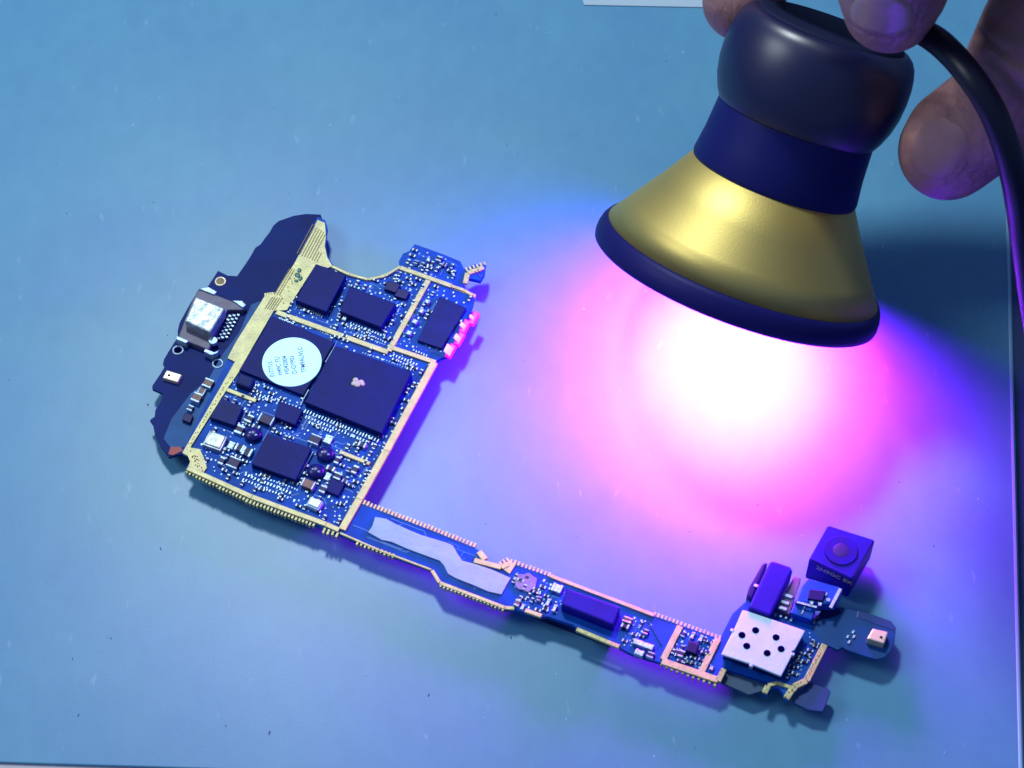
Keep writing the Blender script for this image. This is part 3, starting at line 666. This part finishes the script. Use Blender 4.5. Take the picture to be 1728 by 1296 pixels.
tube('cable', [P(1500, 30, 6.2), P(1545, 48, 6.6), P(1590, 76, 7.2), P(1640, 132, 7.3), P(1680, 200, 6.9), P(1709, 290, 6.0), P(1727, 400, 4.6), P(1750, 560, 3.0), P(1790, 760, 1.6), P(1850, 980, .6), P(1950, 1200, .3)],
     .20, mat('cable_black', (0.008, 0.009, 0.03), .42), lamp)
# lamp origin at the lowest point of the rim
lo = rc_ - Vector((0, 0, 1)) * 1.5
lamp.location = lo
for o in lamp.children: o.matrix_parent_inverse = Matrix.Translation(-lo)

# ------------------------------------------------------------------ the hand
def skin():
    m = bpy.data.materials.new('skin'); m.use_nodes = True; nt = m.node_tree; N = nt.nodes; L = nt.links; b = N['Principled BSDF']
    tc = N.new('ShaderNodeTexCoord')
    n = N.new('ShaderNodeTexNoise'); n.inputs['Scale'].default_value = 1.3; n.inputs['Detail'].default_value = 6; L.new(tc.outputs['Object'], n.inputs['Vector'])
    r = N.new('ShaderNodeValToRGB'); r.color_ramp.elements[0].position = .35; r.color_ramp.elements[1].position = .68
    r.color_ramp.elements[0].color = (.25, .125, .13, 1); r.color_ramp.elements[1].color = (.46, .235, .22, 1)
    L.new(n.outputs['Fac'], r.inputs['Fac']); L.new(r.outputs['Color'], b.inputs['Base Color'])
    b.inputs['Roughness'].default_value = .48; b.inputs['Subsurface Weight'].default_value = .15
    b.inputs['Subsurface Radius'].default_value = (.3, .1, .05)
    wv = N.new('ShaderNodeTexWave'); wv.inputs['Scale'].default_value = 1.6; wv.inputs['Distortion'].default_value = 9; wv.inputs['Detail'].default_value = 4; wv.inputs['Detail Scale'].default_value = 2
    L.new(tc.outputs['Object'], wv.inputs['Vector'])
    n2 = N.new('ShaderNodeTexNoise'); n2.inputs['Scale'].default_value = 16; n2.inputs['Detail'].default_value = 5; L.new(tc.outputs['Object'], n2.inputs['Vector'])
    ad = N.new('ShaderNodeMath'); ad.operation = 'MULTIPLY_ADD'; ad.inputs[1].default_value = .8; L.new(wv.outputs['Fac'], ad.inputs[0]); L.new(n2.outputs['Fac'], ad.inputs[2])
    bp = N.new('ShaderNodeBump'); bp.inputs['Strength'].default_value = .3; bp.inputs['Distance'].default_value = .03
    L.new(ad.outputs[0], bp.inputs['Height']); L.new(bp.outputs['Normal'], b.inputs['Normal'])
    return m
def capsule(bm, p, q, r0, r1):
    d = q - p; L = d.length; n = max(2, int(L / .25))
    for i in range(n + 1):
        t = i / n; r = r0 + (r1 - r0) * t
        bmesh.ops.create_icosphere(bm, subdivisions=3, radius=r, matrix=Matrix.Translation(p + d * t))
def chain(bm, pts):
    for (p, r), (q, s) in zip(pts, pts[1:]): capsule(bm, p, q, r, s)
bm = bmesh.new()
W = Vector
palm = P(1990, -190, 9.5)
kA, kB, kC, kD = P(1760, -420, 10.3), P(1850, -330, 10.2), P(1900, -180, 9.4), P(1880, -60, 8.6)
wrist = P(2360, -60, 9.5)
for k, r in ((kA, 1.0), (kB, 1.0), (kC, .98), (kD, .95)): capsule(bm, palm, k, 1.25, r); capsule(bm, wrist, k, 1.7, r)
capsule(bm, palm, P(2600, -20, 9.5), 1.5, 1.8)
# index: over the cap, tip pressed on the near side of it
chain(bm, [(kA, .95), (P(1600, -330, 10.4), .88), (P(1532, -120, 9.4), .86), (P(1507, -28, 8.0), .82), (P(1502, 10, 7.35), .70)])
# middle: behind the index, ring: folded beside it, both above the picture's edge
chain(bm, [(kB, .95), (P(1640, -400, 9.6), .88), (P(1430, -330, 8.4), .82), (P(1360, -190, 7.0), .72), (P(1350, -120, 6.3), .62)])
chain(bm, [(kC, .92), (P(1800, -260, 9.8), .86), (P(1720, -200, 8.9), .8), (P(1690, -220, 7.7), .74)])
# little finger hanging down beside the lamp
chain(bm, [(kD, .95), (P(1765, 60, 7.0), 1.0), (P(1690, 180, 5.6), .84), (P(1616, 236, 4.7), .84), (P(1600, 254, 4.4), .79)])
# thumb round the far side
chain(bm, [(palm, 1.1), (P(1700, -330, 7.4), .95), (P(1420, -210, 6.2), .85), (P(1275, -80, 5.2), .80), (P(1252, 2, 4.7), .66)])
me = bpy.data.meshes.new('hand'); bm.to_mesh(me); bm.free()
hand = link('hand', me, skin())
rm = hand.modifiers.new('r', 'REMESH'); rm.mode = 'VOXEL'; rm.voxel_size = .06
sm = hand.modifiers.new('s', 'SMOOTH'); sm.factor = .5; sm.iterations = 16
me2 = bpy.data.meshes.new_from_object(hand.evaluated_get(bpy.context.evaluated_depsgraph_get()))
hand.modifiers.clear(); hand.data = me2; me2.name = 'hand'
for f in me2.polygons: f.use_smooth = True
if not me2.materials: me2.materials.append(me.materials[0])
# creases pressed into the visible joints and the palm
from mathutils.bvhtree import BVHTree
from mathutils.kdtree import KDTree
bvh = BVHTree.FromPolygons([v.co for v in me2.vertices], [tuple(p.vertices) for p in me2.polygons])
def hit(px, py):
    return bvh.ray_cast(CAM, (P(px, py, 0) - CAM).normalized())
kd = KDTree(len(me2.vertices))
for v in me2.vertices: kd.insert(v.co, v.index)
kd.balance()
nrm0 = [v.normal.copy() for v in me2.vertices]
def crease(path, depth, wd):
    disp = {}
    for (ax_, ay), (bx_, by) in zip(path, path[1:]):
        for q in range(14):
            h = hit(ax_ + (bx_ - ax_) * q / 14, ay + (by - ay) * q / 14)[0]
            if h is None: continue
            for co, idx, d_ in kd.find_range(h, wd * 2.6):
                disp[idx] = max(disp.get(idx, 0), depth * math.exp(-(d_ / wd) ** 2))
    for idx, a in disp.items(): me2.vertices[idx].co -= nrm0[idx] * a
crease([(1538, 222), (1552, 206), (1574, 194), (1596, 190)], .05, .07)
crease([(1556, 160), (1580, 168), (1610, 168)], .03, .06)
crease([(1648, 58), (1680, 78), (1728, 112)], .06, .07); crease([(1664, 30), (1700, 50), (1728, 66)], .05, .07); crease([(1668, 100), (1700, 128), (1726, 160)], .05, .07)
crease([(1650, 120), (1668, 150), (1690, 170)], .04, .06)
crease([(1440, 46), (1470, 62), (1510, 68), (1552, 58)], .02, .05)
crease([(1206, 30), (1224, 42), (1240, 44)], .02, .05)
def nail(cx, cy, rx, ry, rot, m, lift=.03):
    n, k = 30, 8; bm = bmesh.new(); rings = []
    h = hit(cx, cy)
    if h[0] is None: return
    top = bm.verts.new(h[0] + h[1] * lift)
    for i in range(1, k + 1):
        ring = []
        for j in range(n):
            a = 2 * math.pi * j / n; f = i / k
            x = math.copysign(abs(math.cos(a)) ** .8, math.cos(a)) * rx * f; y = math.copysign(abs(math.sin(a)) ** .8, math.sin(a)) * ry * f
            g = hit(cx + x * math.cos(rot) - y * math.sin(rot), cy + x * math.sin(rot) + y * math.cos(rot))
            p = g[0] + g[1] * lift * (1 if i < k - 1 else (.8 if i == k - 1 else -.5)) if g[0] else h[0]
            ring.append(bm.verts.new(p))
        rings.append(ring)
    for j in range(n):
        bm.faces.new((top, rings[0][j], rings[0][(j + 1) % n]))
        for a, b in zip(rings, rings[1:]): bm.faces.new((a[j], b[j], b[(j + 1) % n], a[(j + 1) % n]))
    finish(bm, 'nail', m, hand, True)
M['nail'] = mat('nail_plate', (0.50, 0.30, 0.29), .32, var=.12, vscale=3)
nail(1488, 24, 56, 34, .1, M['nail'])
nail(1584, 250, 44, 52, .45, mat('nail_skin_tone', (0.40, 0.215, 0.235), .4, var=.12, vscale=3), .012)  # second nail kept close to the skin colour
tag(hand, 'bare right hand holding the lamp by its handle, one finger hanging beside it', 'hand')
